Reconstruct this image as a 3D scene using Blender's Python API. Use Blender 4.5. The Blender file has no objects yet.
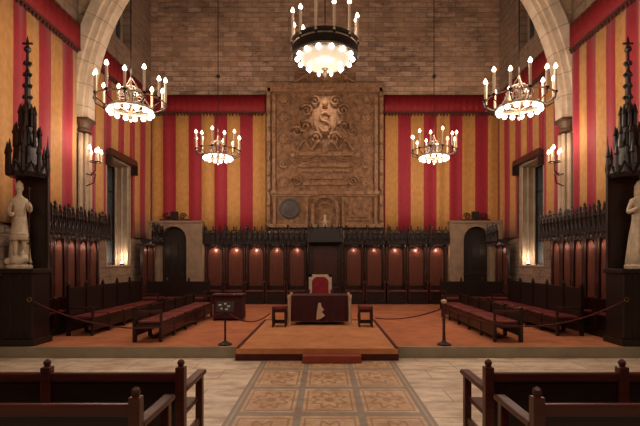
import bpy, bmesh, math, random
from mathutils import Vector, Matrix
random.seed(4)
PI = math.pi
S = bpy.context.scene
COL = S.collection

# ------------------------------------------------------------------ materials
def mat(name):
    m = bpy.data.materials.new(name); m.use_nodes = True
    nt = m.node_tree
    return m, nt, nt.nodes['Principled BSDF']

class NX:
    def __init__(s, nt): s.nt = nt
    def inp(s, sock, v):
        if isinstance(v, bpy.types.NodeSocket): s.nt.links.new(v, sock)
        else: sock.default_value = v
    def m(s, op, a, b=0.0, c=None):
        n = s.nt.nodes.new('ShaderNodeMath'); n.operation = op
        s.inp(n.inputs[0], a); s.inp(n.inputs[1], b)
        if c is not None: s.inp(n.inputs[2], c)
        return n.outputs[0]
    def mix(s, f, a, b, blend='MIX'):
        n = s.nt.nodes.new('ShaderNodeMix'); n.data_type = 'RGBA'; n.blend_type = blend
        s.inp(n.inputs[0], f)
        s.inp(n.inputs[6], a if isinstance(a, bpy.types.NodeSocket) else (*a, 1))
        s.inp(n.inputs[7], b if isinstance(b, bpy.types.NodeSocket) else (*b, 1))
        return n.outputs[2]
    def coord(s, swap=None):
        t = s.nt.nodes.new('ShaderNodeTexCoord')
        sp = s.nt.nodes.new('ShaderNodeSeparateXYZ'); s.nt.links.new(t.outputs['Object'], sp.inputs[0])
        return t.outputs['Object'], sp.outputs[0], sp.outputs[1], sp.outputs[2]
    def comb(s, x, y, z=0.0):
        n = s.nt.nodes.new('ShaderNodeCombineXYZ')
        s.inp(n.inputs[0], x); s.inp(n.inputs[1], y); s.inp(n.inputs[2], z); return n.outputs[0]
    def noise(s, vec, scale, detail=3, rough=.6):
        n = s.nt.nodes.new('ShaderNodeTexNoise'); s.nt.links.new(vec, n.inputs['Vector'])
        n.inputs['Scale'].default_value = scale; n.inputs['Detail'].default_value = detail
        n.inputs['Roughness'].default_value = rough
        return n.outputs['Fac']
    def remap(s, v, a, b, c=0.0, d=1.0):
        n = s.nt.nodes.new('ShaderNodeMapRange')
        s.inp(n.inputs[0], v)
        for i, q in enumerate((a, b, c, d)): n.inputs[i+1].default_value = q
        return n.outputs[0]
    def bump(s, h, bsdf, strength=.4, dist=.02):
        n = s.nt.nodes.new('ShaderNodeBump'); n.inputs['Strength'].default_value = strength
        n.inputs['Distance'].default_value = dist
        s.nt.links.new(h, n.inputs['Height']); s.nt.links.new(n.outputs[0], bsdf.inputs['Normal'])

def simple(name, c1, c2, scale=6, rough=.5, metal=0, bump=.2, stretch=(1,1,1), spec=.5):
    m, nt, b = mat(name); x = NX(nt)
    v, X, Y, Z = x.coord()
    vec = x.comb(x.m('MULTIPLY', X, stretch[0]), x.m('MULTIPLY', Y, stretch[1]), x.m('MULTIPLY', Z, stretch[2]))
    n = x.noise(vec, scale)
    c = x.mix(x.remap(n, .3, .7), c1, c2)
    nt.links.new(c, b.inputs['Base Color'])
    b.inputs['Roughness'].default_value = rough; b.inputs['Metallic'].default_value = metal
    b.inputs['Specular IOR Level'].default_value = spec
    if bump: x.bump(n, b, bump, .01)
    return m

def emit(name, col, strength):
    m, nt, b = mat(name)
    b.inputs['Base Color'].default_value = (*col, 1)
    b.inputs['Emission Color'].default_value = (*col, 1)
    b.inputs['Emission Strength'].default_value = strength
    b.inputs['Roughness'].default_value = .3
    return m

def stone_blocks(name, axis, bw, bh, c1, c2, cm, cs=1.0):
    m, nt, b = mat(name); x = NX(nt)
    v, X, Y, Z = x.coord()
    H = X if axis == 'x' else Y
    warp = x.noise(v, .9, 2)
    Zw = x.m('ADD', Z, x.m('MULTIPLY', x.noise(v, 2.5, 2), .03))
    vec = x.comb(H, Zw, 0.0)
    br = nt.nodes.new('ShaderNodeTexBrick'); nt.links.new(vec, br.inputs['Vector'])
    br.inputs['Scale'].default_value = 1; br.inputs['Brick Width'].default_value = bw
    br.inputs['Row Height'].default_value = bh; br.inputs['Mortar Size'].default_value = .014
    br.inputs['Mortar Smooth'].default_value = .3; br.inputs['Bias'].default_value = -.1
    br.inputs['Color1'].default_value = (*c1, 1); br.inputs['Color2'].default_value = (*c2, 1)
    br.inputs['Mortar'].default_value = (*cm, 1)
    n2 = x.noise(x.comb(x.m('MULTIPLY', H, 2.0), x.m('MULTIPLY', Z, 6.0)), 1.6, 5, .7)
    c = x.mix(x.remap(n2, .48, .70), br.outputs['Color'], (c1[0]*.35, c1[1]*.3, c1[2]*.3))
    c = x.mix(x.remap(x.noise(v, 3.2, 4, .75), .5, .7, 0, .5), c, (c1[0]*.45, c1[1]*.36, c1[2]*.36))
    c = x.mix(x.remap(warp, .35, .7, 0, .45), c, (c2[0]*1.25, c2[1]*1.15, c2[2]*1.0))
    nt.links.new(c, b.inputs['Base Color'])
    b.inputs['Roughness'].default_value = .85
    h = x.m('ADD', x.m('MULTIPLY', br.outputs['Fac'], -1.0), n2)
    x.bump(h, b, .7, .03)
    return m

def stripes(name, phase, red=(.36, .010, .026), yel=(.56, .28, .075), period=.88):
    m, nt, b = mat(name); x = NX(nt)
    v, X, Y, Z = x.coord()
    f = x.m('FRACT', x.m('DIVIDE', x.m('ADD', X, phase + 100*period), period))
    isred = x.m('LESS_THAN', f, .5)
    dam = x.noise(x.comb(x.m('MULTIPLY', X, 6.0), x.m('MULTIPLY', Z, 3.0)), 2.0, 3)
    r = x.mix(x.remap(dam, .4, .6), (red[0]*.8, red[1], red[2]), red)
    y = x.mix(x.remap(dam, .4, .6), (yel[0]*.85, yel[1]*.8, yel[2]*.8), yel)
    nt.links.new(x.mix(isred, y, r), b.inputs['Base Color'])
    b.inputs['Roughness'].default_value = .7
    b.inputs['Sheen Weight'].default_value = .2
    x.bump(dam, b, .15, .01)
    return m

M = {}
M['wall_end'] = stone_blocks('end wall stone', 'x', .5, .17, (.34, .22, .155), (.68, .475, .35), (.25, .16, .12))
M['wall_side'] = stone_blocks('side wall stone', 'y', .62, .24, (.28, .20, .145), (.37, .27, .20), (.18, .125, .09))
M['arch'] = stone_blocks('arch stone', 'x', .8, .45, (.47, .34, .22), (.56, .42, .28), (.30, .21, .14))
M['ashlar'] = simple('smooth ashlar', (.50, .38, .26), (.34, .25, .17), 3, .8)
M['ashlar_dim'] = simple('door surround stone', (.36, .25, .165), (.24, .165, .11), 4, .85)
M['relief'] = simple('carved relief stone', (.42, .23, .115), (.14, .068, .037), 7, .75, bump=.8)
M['relief_light'] = simple('carved relief highlights', (.47, .27, .14), (.19, .095, .05), 8, .7, bump=.6)
M['relief_blue'] = simple('dark slate shield', (.07, .065, .07), (.12, .10, .09), 10, .6)
M['wood'] = simple('dark walnut', (.022, .008, .007), (.011, .005, .004), 5, .38, stretch=(1, 1, 6))
M['wood_red'] = simple('red walnut', (.075, .019, .012), (.04, .010, .007), 4, .35, stretch=(6, 6, .6))
M['wood_panel'] = simple('warm panel wood', (.17, .048, .030), (.085, .025, .016), 4, .32, stretch=(7, 7, .5))
M['wood_bench'] = simple('pew wood', (.085, .017, .011), (.045, .010, .007), 5, .33, stretch=(.5, 6, 6))
M['red_velvet'] = simple('red velvet', (.30, .008, .02), (.17, .005, .012), 10, .8, bump=.1)
M['dark_velvet'] = simple('dark crimson cloth', (.055, .004, .007), (.03, .003, .005), 8, .85, bump=.1)
M['cushion'] = simple('red leather cushion', (.21, .032, .028), (.10, .014, .013), 6, .42)
M['valance'] = simple('crimson valance', (.30, .007, .013), (.20, .005, .009), 5, .7, stretch=(8, 8, 1))
M['fringe'] = simple('dark fringe', (.05, .008, .008), (.12, .03, .015), 40, .8)
M['iron'] = simple('black iron', (.03, .023, .02), (.05, .035, .028), 12, .4, metal=.6)
M['brass'] = simple('aged brass', (.45, .30, .14), (.30, .19, .08), 10, .35, metal=.9)
M['bronze'] = simple('gilded bronze work', (.42, .34, .26), (.26, .20, .15), 10, .4, metal=.6)
M['white_paint'] = simple('ivory gilt', (.62, .48, .36), (.48, .34, .24), 10, .5)
M['marble'] = simple('carved marble', (.74, .62, .46), (.48, .38, .26), 7, .55, bump=.4)
M['carpet'] = simple('terracotta carpet', (.54, .19, .08), (.36, .115, .05), 2.5, .95, bump=.1)
M['rug'] = simple('orange rug', (.64, .275, .11), (.46, .185, .075), 3, .95, bump=.1)
M['rug_edge'] = simple('dark rug edge', (.09, .012, .010), (.06, .008, .008), 8, .9)
M['step_carpet'] = simple('red step carpet', (.32, .07, .035), (.25, .05, .03), 6, .95)
M['riser'] = simple('grey stone riser', (.34, .30, .21), (.25, .215, .15), 3, .6)
M['candle'] = simple('ivory candle', (.72, .58, .42), (.62, .48, .34), 8, .6, bump=0)
M['flame'] = emit('candle flame', (1.0, .72, .5), 7)
M['globe'] = emit('frosted bulb', (1.0, .86, .70), 4)
M['bowl'] = emit('lit glass bowl', (1.0, .84, .66), .30)
M['bowl'].node_tree.nodes['Principled BSDF'].inputs['Base Color'].default_value = (.42, .36, .28, 1)
M['glass_blue'] = simple('leaded glass', (.035, .045, .055), (.07, .08, .09), 6, .2)
M['black'] = simple('near-black door wood', (.022, .010, .008), (.012, .006, .005), 6, .5)  # even near-black brown for the door leaves and sign board
M['rope'] = simple('crimson rope', (.12, .01, .012), (.07, .006, .008), 40, .8)
M['white'] = simple('white lettering', (.7, .7, .68), (.6, .6, .6), 8, .5, bump=0)
M['beam'] = simple('ceiling timber', (.10, .05, .025), (.06, .03, .015), 4, .6)

def floor_mat():
    m, nt, b = mat('cream marble slabs'); x = NX(nt)
    v, X, Y, Z = x.coord()
    br = nt.nodes.new('ShaderNodeTexBrick'); nt.links.new(x.comb(X, Y), br.inputs['Vector'])
    br.inputs['Scale'].default_value = 1; br.inputs['Brick Width'].default_value = 1.0
    br.inputs['Row Height'].default_value = .5; br.inputs['Mortar Size'].default_value = .006
    br.inputs['Color1'].default_value = (.88, .76, .60, 1); br.inputs['Color2'].default_value = (.74, .62, .47, 1)
    br.inputs['Mortar'].default_value = (.3, .2, .13, 1)
    n = x.noise(x.comb(X, x.m('MULTIPLY', Y, 2.5)), 2.2, 6, .7)
    c = x.mix(x.remap(n, .42, .68, 0, .85), br.outputs['Color'], (.36, .23, .15))
    nt.links.new(c, b.inputs['Base Color']); b.inputs['Roughness'].default_value = .38
    x.bump(n, b, .08, .01)
    return m
M['floor'] = floor_mat()

def tile_mat():
    m, nt, b = mat('patterned inlaid tiles'); x = NX(nt)
    v, X, Y, Z = x.coord()
    P = .68
    u = x.m('SUBTRACT', x.m('FRACT', x.m('DIVIDE', x.m('ADD', X, 1.02), P)), .5)
    w = x.m('SUBTRACT', x.m('FRACT', x.m('DIVIDE', x.m('ADD', Y, 9.66), .95)), .5)
    au, aw = x.m('ABSOLUTE', u), x.m('ABSOLUTE', w)
    big = x.m('MAXIMUM', au, aw)
    grey = x.m('GREATER_THAN', big, .44)
    line = x.m('MULTIPLY', x.m('GREATER_THAN', big, .36), x.m('LESS_THAN', big, .39))
    # rosette: rings and petals
    r = x.m('SQRT', x.m('ADD', x.m('MULTIPLY', u, u), x.m('MULTIPLY', w, w)))
    ang = x.m('ARCTAN2', w, u)
    pet = x.m('MULTIPLY', x.m('COSINE', x.m('MULTIPLY', ang, 8.0)), .05)
    ring = x.m('LESS_THAN', x.m('ABSOLUTE', x.m('SUBTRACT', x.m('ADD', r, pet), .24)), .035)
    core = x.m('LESS_THAN', r, .08)
    n = x.noise(v, 5, 5, .7)
    base = x.mix(x.remap(n, .35, .65), (.52, .30, .15), (.74, .55, .37))
    c = x.mix(x.m('MULTIPLY', x.m('MAXIMUM', ring, core), .55), base, (.30, .13, .06))
    c = x.mix(x.m('MULTIPLY', line, .6), c, (.26, .16, .10))
    c = x.mix(grey, c, x.mix(x.remap(n, .3, .7), (.26, .23, .19), (.40, .35, .29)))
    # outer border: two grey bands with a pale one between
    ax = x.m('ABSOLUTE', x.m('SUBTRACT', X, .0))
    bord = x.m('GREATER_THAN', ax, .98)
    strip = x.m('LESS_THAN', x.m('ABSOLUTE', x.m('SUBTRACT', ax, 1.03)), .012)
    c = x.mix(bord, c, (.28, .25, .21)); c = x.mix(strip, c, (.5, .38, .26))
    c = x.mix(x.remap(x.noise(v, 2.0, 5, .7), .45, .7, 0, .5), c, (.30, .19, .12))
    nt.links.new(c, b.inputs['Base Color']); b.inputs['Roughness'].default_value = .4
    return m
M['tiles'] = tile_mat()

# ------------------------------------------------------------------ mesh helpers
class MB:
    def __init__(s): s.b = bmesh.new()
    def box(s, x0, x1, y0, y1, z0, z1, taper=0):
        c = []
        for z, t in ((z0, 0), (z1, taper)):
            c += [s.b.verts.new(p) for p in ((x0+t, y0+t, z), (x1-t, y0+t, z), (x1-t, y1-t, z), (x0+t, y1-t, z))]
        for f in ((3,2,1,0), (4,5,6,7), (0,1,5,4), (1,2,6,5), (2,3,7,6), (3,0,4,7)):
            s.b.faces.new([c[i] for i in f])
        return s
    def lathe(s, prof, c=(0,0,0), n=12, axis=None, sx=1, sy=1):
        rings = []
        R = Matrix.Identity(3)
        if axis is not None:
            R = Vector((0,0,1)).rotation_difference(Vector(axis).normalized()).to_matrix()
        for r, z in prof:
            rings.append([s.b.verts.new(Vector(c) + R @ Vector((max(r, 1e-4)*sx*math.cos(2*PI*k/n), max(r, 1e-4)*sy*math.sin(2*PI*k/n), z))) for k in range(n)])
        for a, b in zip(rings, rings[1:]):
            for k in range(n):
                s.b.faces.new((a[k], a[(k+1)%n], b[(k+1)%n], b[k]))
        s.b.faces.new(rings[0][::-1]); s.b.faces.new(rings[-1])
        return s
    def tube(s, pts, r, n=6, closed=False):
        pts = [Vector(p) for p in pts]
        rings = []
        N = len(pts)
        for i, p in enumerate(pts):
            if closed: d = pts[(i+1)%N] - pts[i-1]
            else: d = pts[min(i+1, N-1)] - pts[max(i-1, 0)]
            d = d.normalized() if d.length > 1e-9 else Vector((0,0,1))
            up = Vector((0,0,1)) if abs(d.z) < .9 else Vector((1,0,0))
            a = d.cross(up).normalized(); b = a.cross(d).normalized()
            rr = r[i] if isinstance(r, (list, tuple)) else r
            rings.append([s.b.verts.new(p + (a*math.cos(2*PI*k/n) + b*math.sin(2*PI*k/n))*rr) for k in range(n)])
        idx = range(N) if closed else range(N-1)
        for i in idx:
            A, B = rings[i], rings[(i+1)%N]
            if closed and i == N-1:
                # match best offset
                o = min(range(n), key=lambda q: (A[0].co - B[q].co).length)
                B = B[o:] + B[:o]
            for k in range(n):
                try: s.b.faces.new((A[k], A[(k+1)%n], B[(k+1)%n], B[k]))
                except ValueError: pass
        if not closed:
            s.b.faces.new(rings[0][::-1]); s.b.faces.new(rings[-1])
        return s
    def ball(s, c, r, sx=1, sy=1, sz=1, n=10):
        prof = [(r*math.sin(PI*k/6), -r*sz*math.cos(PI*k/6)) for k in range(7)]
        return s.lathe(prof, c, n, sx=sx, sy=sy)
    def prism(s, pts, y0, y1, plane='xz'):
        def q(p, d):
            return (p[0], d, p[1]) if plane == 'xz' else ((d, p[0], p[1]) if plane == 'yz' else (p[0], p[1], d))
        A = [s.b.verts.new(q(p, y0)) for p in pts]; B = [s.b.verts.new(q(p, y1)) for p in pts]
        n = len(pts)
        s.b.faces.new(A); s.b.faces.new(B[::-1])
        for k in range(n): s.b.faces.new((A[k], B[k], B[(k+1)%n], A[(k+1)%n]))
        return s
    def build(s, name, m, parent=None, loc=None, bevel=0, smooth=False):
        bmesh.ops.recalc_face_normals(s.b, faces=s.b.faces)
        me = bpy.data.meshes.new(name); s.b.to_mesh(me); s.b.free()
        if smooth:
            for p in me.polygons: p.use_smooth = True
        me.materials.append(m)
        o = bpy.data.objects.new(name, me); COL.objects.link(o)
        if parent: o.parent = parent
        if loc: o.location = loc
        if bevel:
            bv = o.modifiers.new('bevel', 'BEVEL'); bv.width = bevel; bv.segments = 2; bv.limit_method = 'ANGLE'
        return o

def empty(name, loc, rz=0, label=None, cat=None, group=None):
    o = bpy.data.objects.new(name, None); COL.objects.link(o)
    o.location = loc; o.rotation_euler = (0, 0, rz); o.empty_display_size = .1
    tag(o, label, cat, group)
    return o
def tag(o, label=None, cat=None, group=None, kind=None):
    if label: o['label'] = label
    if cat: o['category'] = cat
    if group: o['group'] = group
    if kind: o['kind'] = kind
    return o
def dup(root, loc, rz=None, label=None, group=None):
    r = root.copy(); COL.objects.link(r); r.location = loc
    if rz is not None: r.rotation_euler = (0, 0, rz)
    if label: r['label'] = label
    if group: r['group'] = group
    for ch in list(root.children):
        c = ch.copy(); COL.objects.link(c); c.parent = r
        for g in ch.children:
            d = g.copy(); COL.objects.link(d); d.parent = c
    return r
def struct(name, mb, m, **k):
    return tag(mb.build(name, m, **k), kind='structure')

def arc(cx, cz, r, a0, a1, n):
    return [(cx + r*math.cos(a0+(a1-a0)*k/n), cz + r*math.sin(a0+(a1-a0)*k/n)) for k in range(n+1)]

# ------------------------------------------------------------------ dimensions
W = 6.0; YE = 14.8; ST = .18; YS = 7.28; ZT = 11.3; YA = 10.35; YB = -2.5

# floor, stage
struct('floor', MB().box(-W-.6, W+.6, YB, YE+.5, -.3, 0), M['floor'])
struct('floor_tiles', MB().box(-1.08, 1.08, YB, 7.0, 0.0, .004), M['tiles'], loc=(.05, 0, 0))
struct('floor_stage', MB().box(-W, W, YS+.02, YE, 0.0, ST), M['carpet'])
struct('trim_1', MB().box(-W, W, YS-.03, YS+.02, 0.0, ST+.002), M['riser'])
struct('ceiling', MB().box(-W-.6, W+.6, YB, YE+.5, ZT, ZT+.2), M['beam'])
for i, y in enumerate([0.5+1.2*k for k in range(12)]):
    if abs(y-YA-.3) > .6:
        struct('trim_ceiling_beam', MB().box(-W, W, y-.12, y+.12, ZT-.35, ZT), M['beam'])

# end wall
struct('wall_end', MB().box(-W-.6, W+.6, YE, YE+.5, 0, ZT), M['wall_end'])
# side walls with a splayed window niche (Y 11.8..13.2) and a high window
NY0, NY1, NZ0, NZ1 = 11.75, 13.2, 1.45, 4.55
HY0, HY1, HZ0, HZ1 = 12.3, 13.25, 8.1, 10.1
for sgn, side in ((-1, 'left'), (1, 'right')):
    b = MB()
    xa, xb = (W, W+.6) if sgn > 0 else (-W-.6, -W)
    b.box(xa, xb, YB, NY0, 0, ZT); b.box(xa, xb, NY1+.05, YE, 0, ZT)
    b.box(xa, xb, NY0, NY1+.05, 0, NZ0); b.box(xa, xb, NY0, NY1+.05, NZ1, HZ0)
    b.box(xa, xb, NY0, HY0, HZ0, HZ1)
    b.box(xa, xb, NY0, NY1+.05, HZ1, ZT)
    struct('wall_'+side, b, M['wall_side'])
    # niche lining
    q = MB()
    xo = sgn*(W+.59); xi = sgn*(W-.02)
    lo, hi = min(xo, xi), max(xo, xi)
    q.box(lo, hi, NY1, NY1+.05, NZ0, NZ1)
    q.box(lo, hi, NY0, NY0+.05, NZ0, NZ1)
    q.box(lo, hi, NY0+.05, NY1, NZ1-.06, NZ1)
    q.box(lo, hi, NY0+.05, NY1, NZ0, NZ0+.05)
    # moulded jamb rolls
    for y in (NY1-.04, NY0+.09):
        for d in (.05, .22, .40):
            q.lathe([(.035, NZ0+.05), (.035, NZ1-.06)], (sgn*(W+d), y, 0), 8)
    struct('trim_niche', q, M['ashlar'])
    w = MB(); bx = sgn*(W+.5)
    w.box(min(bx, bx+sgn*.04), max(bx, bx+sgn*.04), NY0+.05, NY1, NZ0+.05, NZ1-.06)
    wn = struct('window_%d' % (1 if sgn < 0 else 2), w, M['glass_blue'])
    fr = MB()
    for k in range(4):
        y = NY0+.1+(NY1-NY0-.15)*k/3
        fr.box(bx-.04, bx+.04, y-.025, y+.025, NZ0+.05, NZ1-.06)
    for k in range(5):
        z = NZ0+.1+(NZ1-NZ0-.2)*k/4
        fr.box(bx-.035, bx+.035, NY0+.05, NY1, z-.02, z+.02)
    fr.build('window_frame', M['iron'], wn)
    # high pointed window: glass, tracery
    g = MB(); gx = sgn*(W+.3)
    g.box(gx-.02, gx+.02, HY0, HY1+.02, HZ0, HZ1)
    hw = struct('window_%d' % (3 if sgn < 0 else 4), g, M['glass_blue'])
    t = MB(); cy = (HY0+HY1)/2
    for y in (HY0+.05, cy, HY1-.04): t.box(gx-.06, gx+.06, y-.035, y+.035, HZ0, HZ1)
    t.tube([(gx, cy+.22*math.cos(2*PI*k/16), HZ1-.55+.22*math.sin(2*PI*k/16)) for k in range(16)], .035, 6, True)
    for s2 in (-1, 1):
        t.tube([(gx, cy+s2*.42*math.cos(a), HZ1-.95+.85*math.sin(a)) for a in [PI/2*k/8 for k in range(9)]], .05, 6)
    t.build('tracery', M['ashlar'], hw)

# diaphragm arch
CZ, R1, TH = 5.1, 5.76, .5
sp = MB()
N = 36
inner = arc(0, CZ, R1+.45, 0, PI, N)
# spandrel as quads between the arch back and the ceiling / walls
def outer(p):
    x, z = p
    return (x, ZT-.001)
for (p, q) in zip(inner, inner[1:]):
    if max(p[1], q[1]) < ZT-.05:
        xs = sorted((p[0], q[0]))
        x0c, x1c = max(xs[0], -W), min(xs[1], W)
        if x1c - x0c < 1e-3: continue
        def zat(x):
            rr = R1+.45; return CZ + math.sqrt(max(rr*rr - x*x, 0))
        sp.prism([(x0c, zat(x0c)), (x1c, zat(x1c)), (x1c, ZT), (x0c, ZT)], YA+.12, YA+.38)
struct('wall_arch', sp, M['arch'])
def arch_ring(r0, r1, y0, y1, name, m):
    b = MB()
    A = arc(0, CZ, r0, 0, PI, 48); B = arc(0, CZ, r1, 0, PI, 48)
    vs = [[b.b.verts.new(p) for p in ((a[0], y0, a[1]), (a[0], y1, a[1]), (c[0], y1, c[1]), (c[0], y0, c[1]))] for a, c in zip(A, B)]
    for P, Q in zip(vs, vs[1:]):
        for k in range(4): b.b.faces.new((P[k], P[(k+1) % 4], Q[(k+1) % 4], Q[k]))
    b.b.faces.new(vs[0]); b.b.faces.new(vs[-1][::-1])
    return b
def arch_mat():
    m, nt, b = mat('arch voussoirs'); x = NX(nt)
    v, X, Y, Z = x.coord()
    ang = x.m('ARCTAN2', x.m('SUBTRACT', Z, CZ), X)
    f = x.m('FRACT', x.m('MULTIPLY', ang, 11.0))
    j = x.m('LESS_THAN', f, .04)
    n = x.noise(v, 2.5, 5, .7)
    c = x.mix(x.remap(n, .35, .7), (.86, .73, .56), (.60, .48, .35))
    c = x.mix(x.m('MULTIPLY', j, .55), c, (.25, .18, .12))
    nt.links.new(c, b.inputs['Base Color']); b.inputs['Roughness'].default_value = .85
    x.bump(n, b, .3, .02)
    return m
M['vous'] = arch_mat()
a = tag(arch_ring(R1, R1+.22, YA+.1, YA+.4, 'x', None).build('trim_2', M['vous']), kind='structure')
tag(arch_ring(R1+.1, R1+.3, YA+.03, YA+.44, 'x', None).build('trim_3', M['vous']), kind='structure')
tag(arch_ring(R1+.24, R1+.5, YA-.04, YA+.48, 'x', None).build('trim_4', M['vous']), kind='structure')

# pier columns carrying the arch
def column(sgn, label):
    t = empty('stone_column', (sgn*(W-.08), YA+.2, 0), 0, label, 'column')
    b = MB()
    for dx, dy, r in ((0, 0, .11), (0, -.14, .06), (0, .14, .06), (-sgn*.11, -.08, .05), (-sgn*.11, .08, .05)):
        b.lathe([(r, .5), (r, 4.72)], (dx, dy, 0), 14)
    b.build('shaft', M['ashlar'], t, smooth=True)
    MB().lathe([(.17, 4.78), (.16, 4.84), (.14, 4.87), (.19, 5.0), (.23, 5.03)], (0,0,0), 12).box(-.13 if sgn<0 else -.2, .2 if sgn<0 else .13, -.2, .2, 5.03, 5.1).build('capital', M['beam'], t)
    MB().box(-.13, .13, -.22, .22, ST, .4).lathe([(.13, .4), (.12, .5)], (0,0,0), 12).build('base', M['ashlar'], t)
column(-1, 'pale stone clustered column under the left foot of the great arch')
column(1, 'pale stone clustered column under the right foot of the great arch')

# ------------------------------------------------------------------ wall hangings
ZV0, ZV1, ZB = 6.68, 7.27, 2.35
def hanging(loc, rz, width, phase, label, hole=None, proud=.06, period=.88):
    """local X runs along the wall from 0, -Y is into the room"""
    t = empty('wall_hanging', loc, rz, label, 'wall hanging')
    b = MB(); th = .012
    n = int(width/.055)
    def Yw(x): return -proud - .018*math.sin(x*2*PI/.44) - .008*math.sin(x*17.3)
    rows = [ZB, 3.3, 4.0, 4.6, 5.3, 6.0, ZV1-.05]
    def sheet(x0, x1, zs):
        k = max(2, int((x1-x0)/.055))
        g = [[b.b.verts.new((x0+(x1-x0)*i/k, Yw(x0+(x1-x0)*i/k)*(1+.12*math.sin(z*1.3)), z)) for i in range(k+1)] for z in zs]
        for r0, r1 in zip(g, g[1:]):
            for i in range(k): b.b.faces.new((r0[i], r0[i+1], r1[i+1], r1[i]))
    if hole:
        sheet(0, hole[0], rows); sheet(hole[1], width, rows)
        sheet(hole[0], hole[1], [hole[2]] + [z for z in rows if z > hole[2]+.05])
    else: sheet(0, width, rows)
    o = b.build('striped_cloth', stripes('red and gold stripes', phase, period=period), t, smooth=True)
    sol = o.modifiers.new('s', 'SOLIDIFY'); sol.thickness = th
    v = MB()
    k = int(width/.06)
    g = [[v.b.verts.new((width*i/k, -proud-.06-.012*math.sin(width*i/k*30), z)) for i in range(k+1)] for z in (ZV0, 6.95, ZV1)]
    for r0, r1 in zip(g, g[1:]):
        for i in range(k): v.b.faces.new((r0[i], r0[i+1], r1[i+1], r1[i]))
    vo = v.build('valance', M['valance'], t, smooth=True)
    s2 = vo.modifiers.new('s', 'SOLIDIFY'); s2.thickness = .02
    f = MB().box(0, width, -proud-.095, -proud-.05, ZV0-.03, ZV0+.02)
    nT = int(width/.11)
    for i in range(nT):
        f.lathe([(.028, 0), (.036, -.05), (.012, -.10)][::-1], (.055+i*.11, -proud-.07, ZV0-.02), 5)
    f.build('tassel_fringe', M['fringe'], vo)
    MB().tube([(0, -.05, ZV1+.02), (width, -.05, ZV1+.02)], .025, 6).build('rail', M['wood'], t)
    return t
# end wall: u 150-267 and 383-500
hanging((-W+.05, YE, 0), 0, 3.92, 0.0-.40, 'red and gold striped hanging on the end wall left of the carved stone relief')
hanging((2.02, YE, 0), 0, 3.93, 2.0-2.5+.02, 'red and gold striped hanging on the end wall right of the carved stone relief')
# side walls. left: local x runs toward +Y (rz=90deg puts -Y local to +X world)
hanging((-W, YA+.55, 0), PI/2, YE-YA-.62, .1, period=.76, label='striped hanging on the left wall beyond the arch, around the deep window niche', hole=(NY0-YA-.6, NY1-YA-.5, NZ1+.1))
hanging((-W, 4.2, 0), PI/2, YA-.05-4.2, .59, period=.76, label='striped hanging on the left wall in front of the arch, behind the knight statue')
# right: local x runs toward -Y
hanging((W, YE-.07, 0), -PI/2, YE-YA-.62, .22, period=.76, label='striped hanging on the right wall beyond the arch, around the deep window niche', hole=(YE-.07-NY1-.05, YE-.07-NY0+.05, NZ1+.1))
hanging((W, YA-.05, 0), -PI/2, YA-.05-4.2, .06, period=.64, label='striped hanging on the right wall in front of the arch, behind the robed statue')

# niche hoods (dark red pelmet over the opening)
for sgn, lab in ((-1, 'left'), (1, 'right')):
    b = MB()
    b.prism([(NY0-.1, NZ1-.02), (NY1+.12, NZ1-.02), (NY1+.12, NZ1+.10), (NY1+.06, NZ1+.15), (NY0-.04, NZ1+.15), (NY0-.1, NZ1+.10)], sgn*(W-.20), sgn*(W-.12), 'yz')
    o = b.build('niche_pelmet', M['wood_red'])
    tag(o, 'dark red carved pelmet over the window niche in the %s wall' % lab, 'pelmet')
    for y, z in ((NY0-.05, 0), (NY1+.06, 0)):
        MB().box(min(sgn*(W-.22), sgn*(W-.02)), max(sgn*(W-.22), sgn*(W-.02)), y-.03, y+.03, NZ1-.3, NZ1-.02).build('bracket', M['wood'], o)

# ------------------------------------------------------------------ stone relief on the end wall
def spiral(cx, cz, r, turns, sgn, y, n=22, a0=0):
    return [(cx+sgn*r*(1-k/n*.85)*math.cos(a0+turns*2*PI*k/n), y, cz+r*(1-k/n*.85)*math.sin(a0+turns*2*PI*k/n)) for k in range(n+1)]
REL = empty('carved_relief', (0, YE-.012, 2.75), 0, 'tall brown carved stone relief with coat of arms between the striped hangings', 'relief')
Z = lambda v: 1.65 + (260-v)/29.05 - 2.75
X_ = lambda u: (u-325)/29.05
b = MB(); b.box(-1.98, 1.98, -.1, 0, 0, Z(95)); b.box(-1.05, 1.05, -.1, 0, Z(95), Z(74))
b.build('back_slab', M['relief'], REL)
for s in (-1, 1):
    b = MB().box(min(s*1.98, s*1.86), max(s*1.98, s*1.86), -.2, -.1, 0, Z(90))
    for k in range(9): b.ball((s*1.92, -.22, .25+k*.52), .06, n=6)
    b.build('outer_pilaster', M['relief_light'], REL)
    MB().box(min(s*1.80, s*1.68), max(s*1.80, s*1.68), -.17, -.1, Z(192), Z(97)).build('inner_pilaster', M['relief_light'], REL, bevel=.015)
MB().box(-1.98, 1.98, -.25, -.1, Z(90), Z(86)).box(-1.95, 1.95, -.2, -.1, Z(94), Z(90)).build('top_cornice', M['relief_light'], REL)
MB().box(-1.9, 1.9, -.2, -.1, Z(195), Z(192)).box(-1.84, 1.84, -.15, -.1, Z(197), Z(195)).build('middle_cornice', M['relief_light'], REL)
MB().box(-1.98, 1.98, -.26, -.1, 0, .12).build('sill', M['relief_light'], REL)
b = MB()
for s in (-1, 1):
    b.tube([(s*(1.05-.95*k/10), -.14, Z(86)+.05+.42*math.sin(PI/2*k/10)) for k in range(11)], .05, 6)
    b.tube(spiral(s*.7, Z(82), .16, 1.6, s, -.14), .028, 5)
b.ball((0, -.14, Z(79)), .15, sy=.5); b.build('crest', M['relief_light'], REL)
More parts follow.
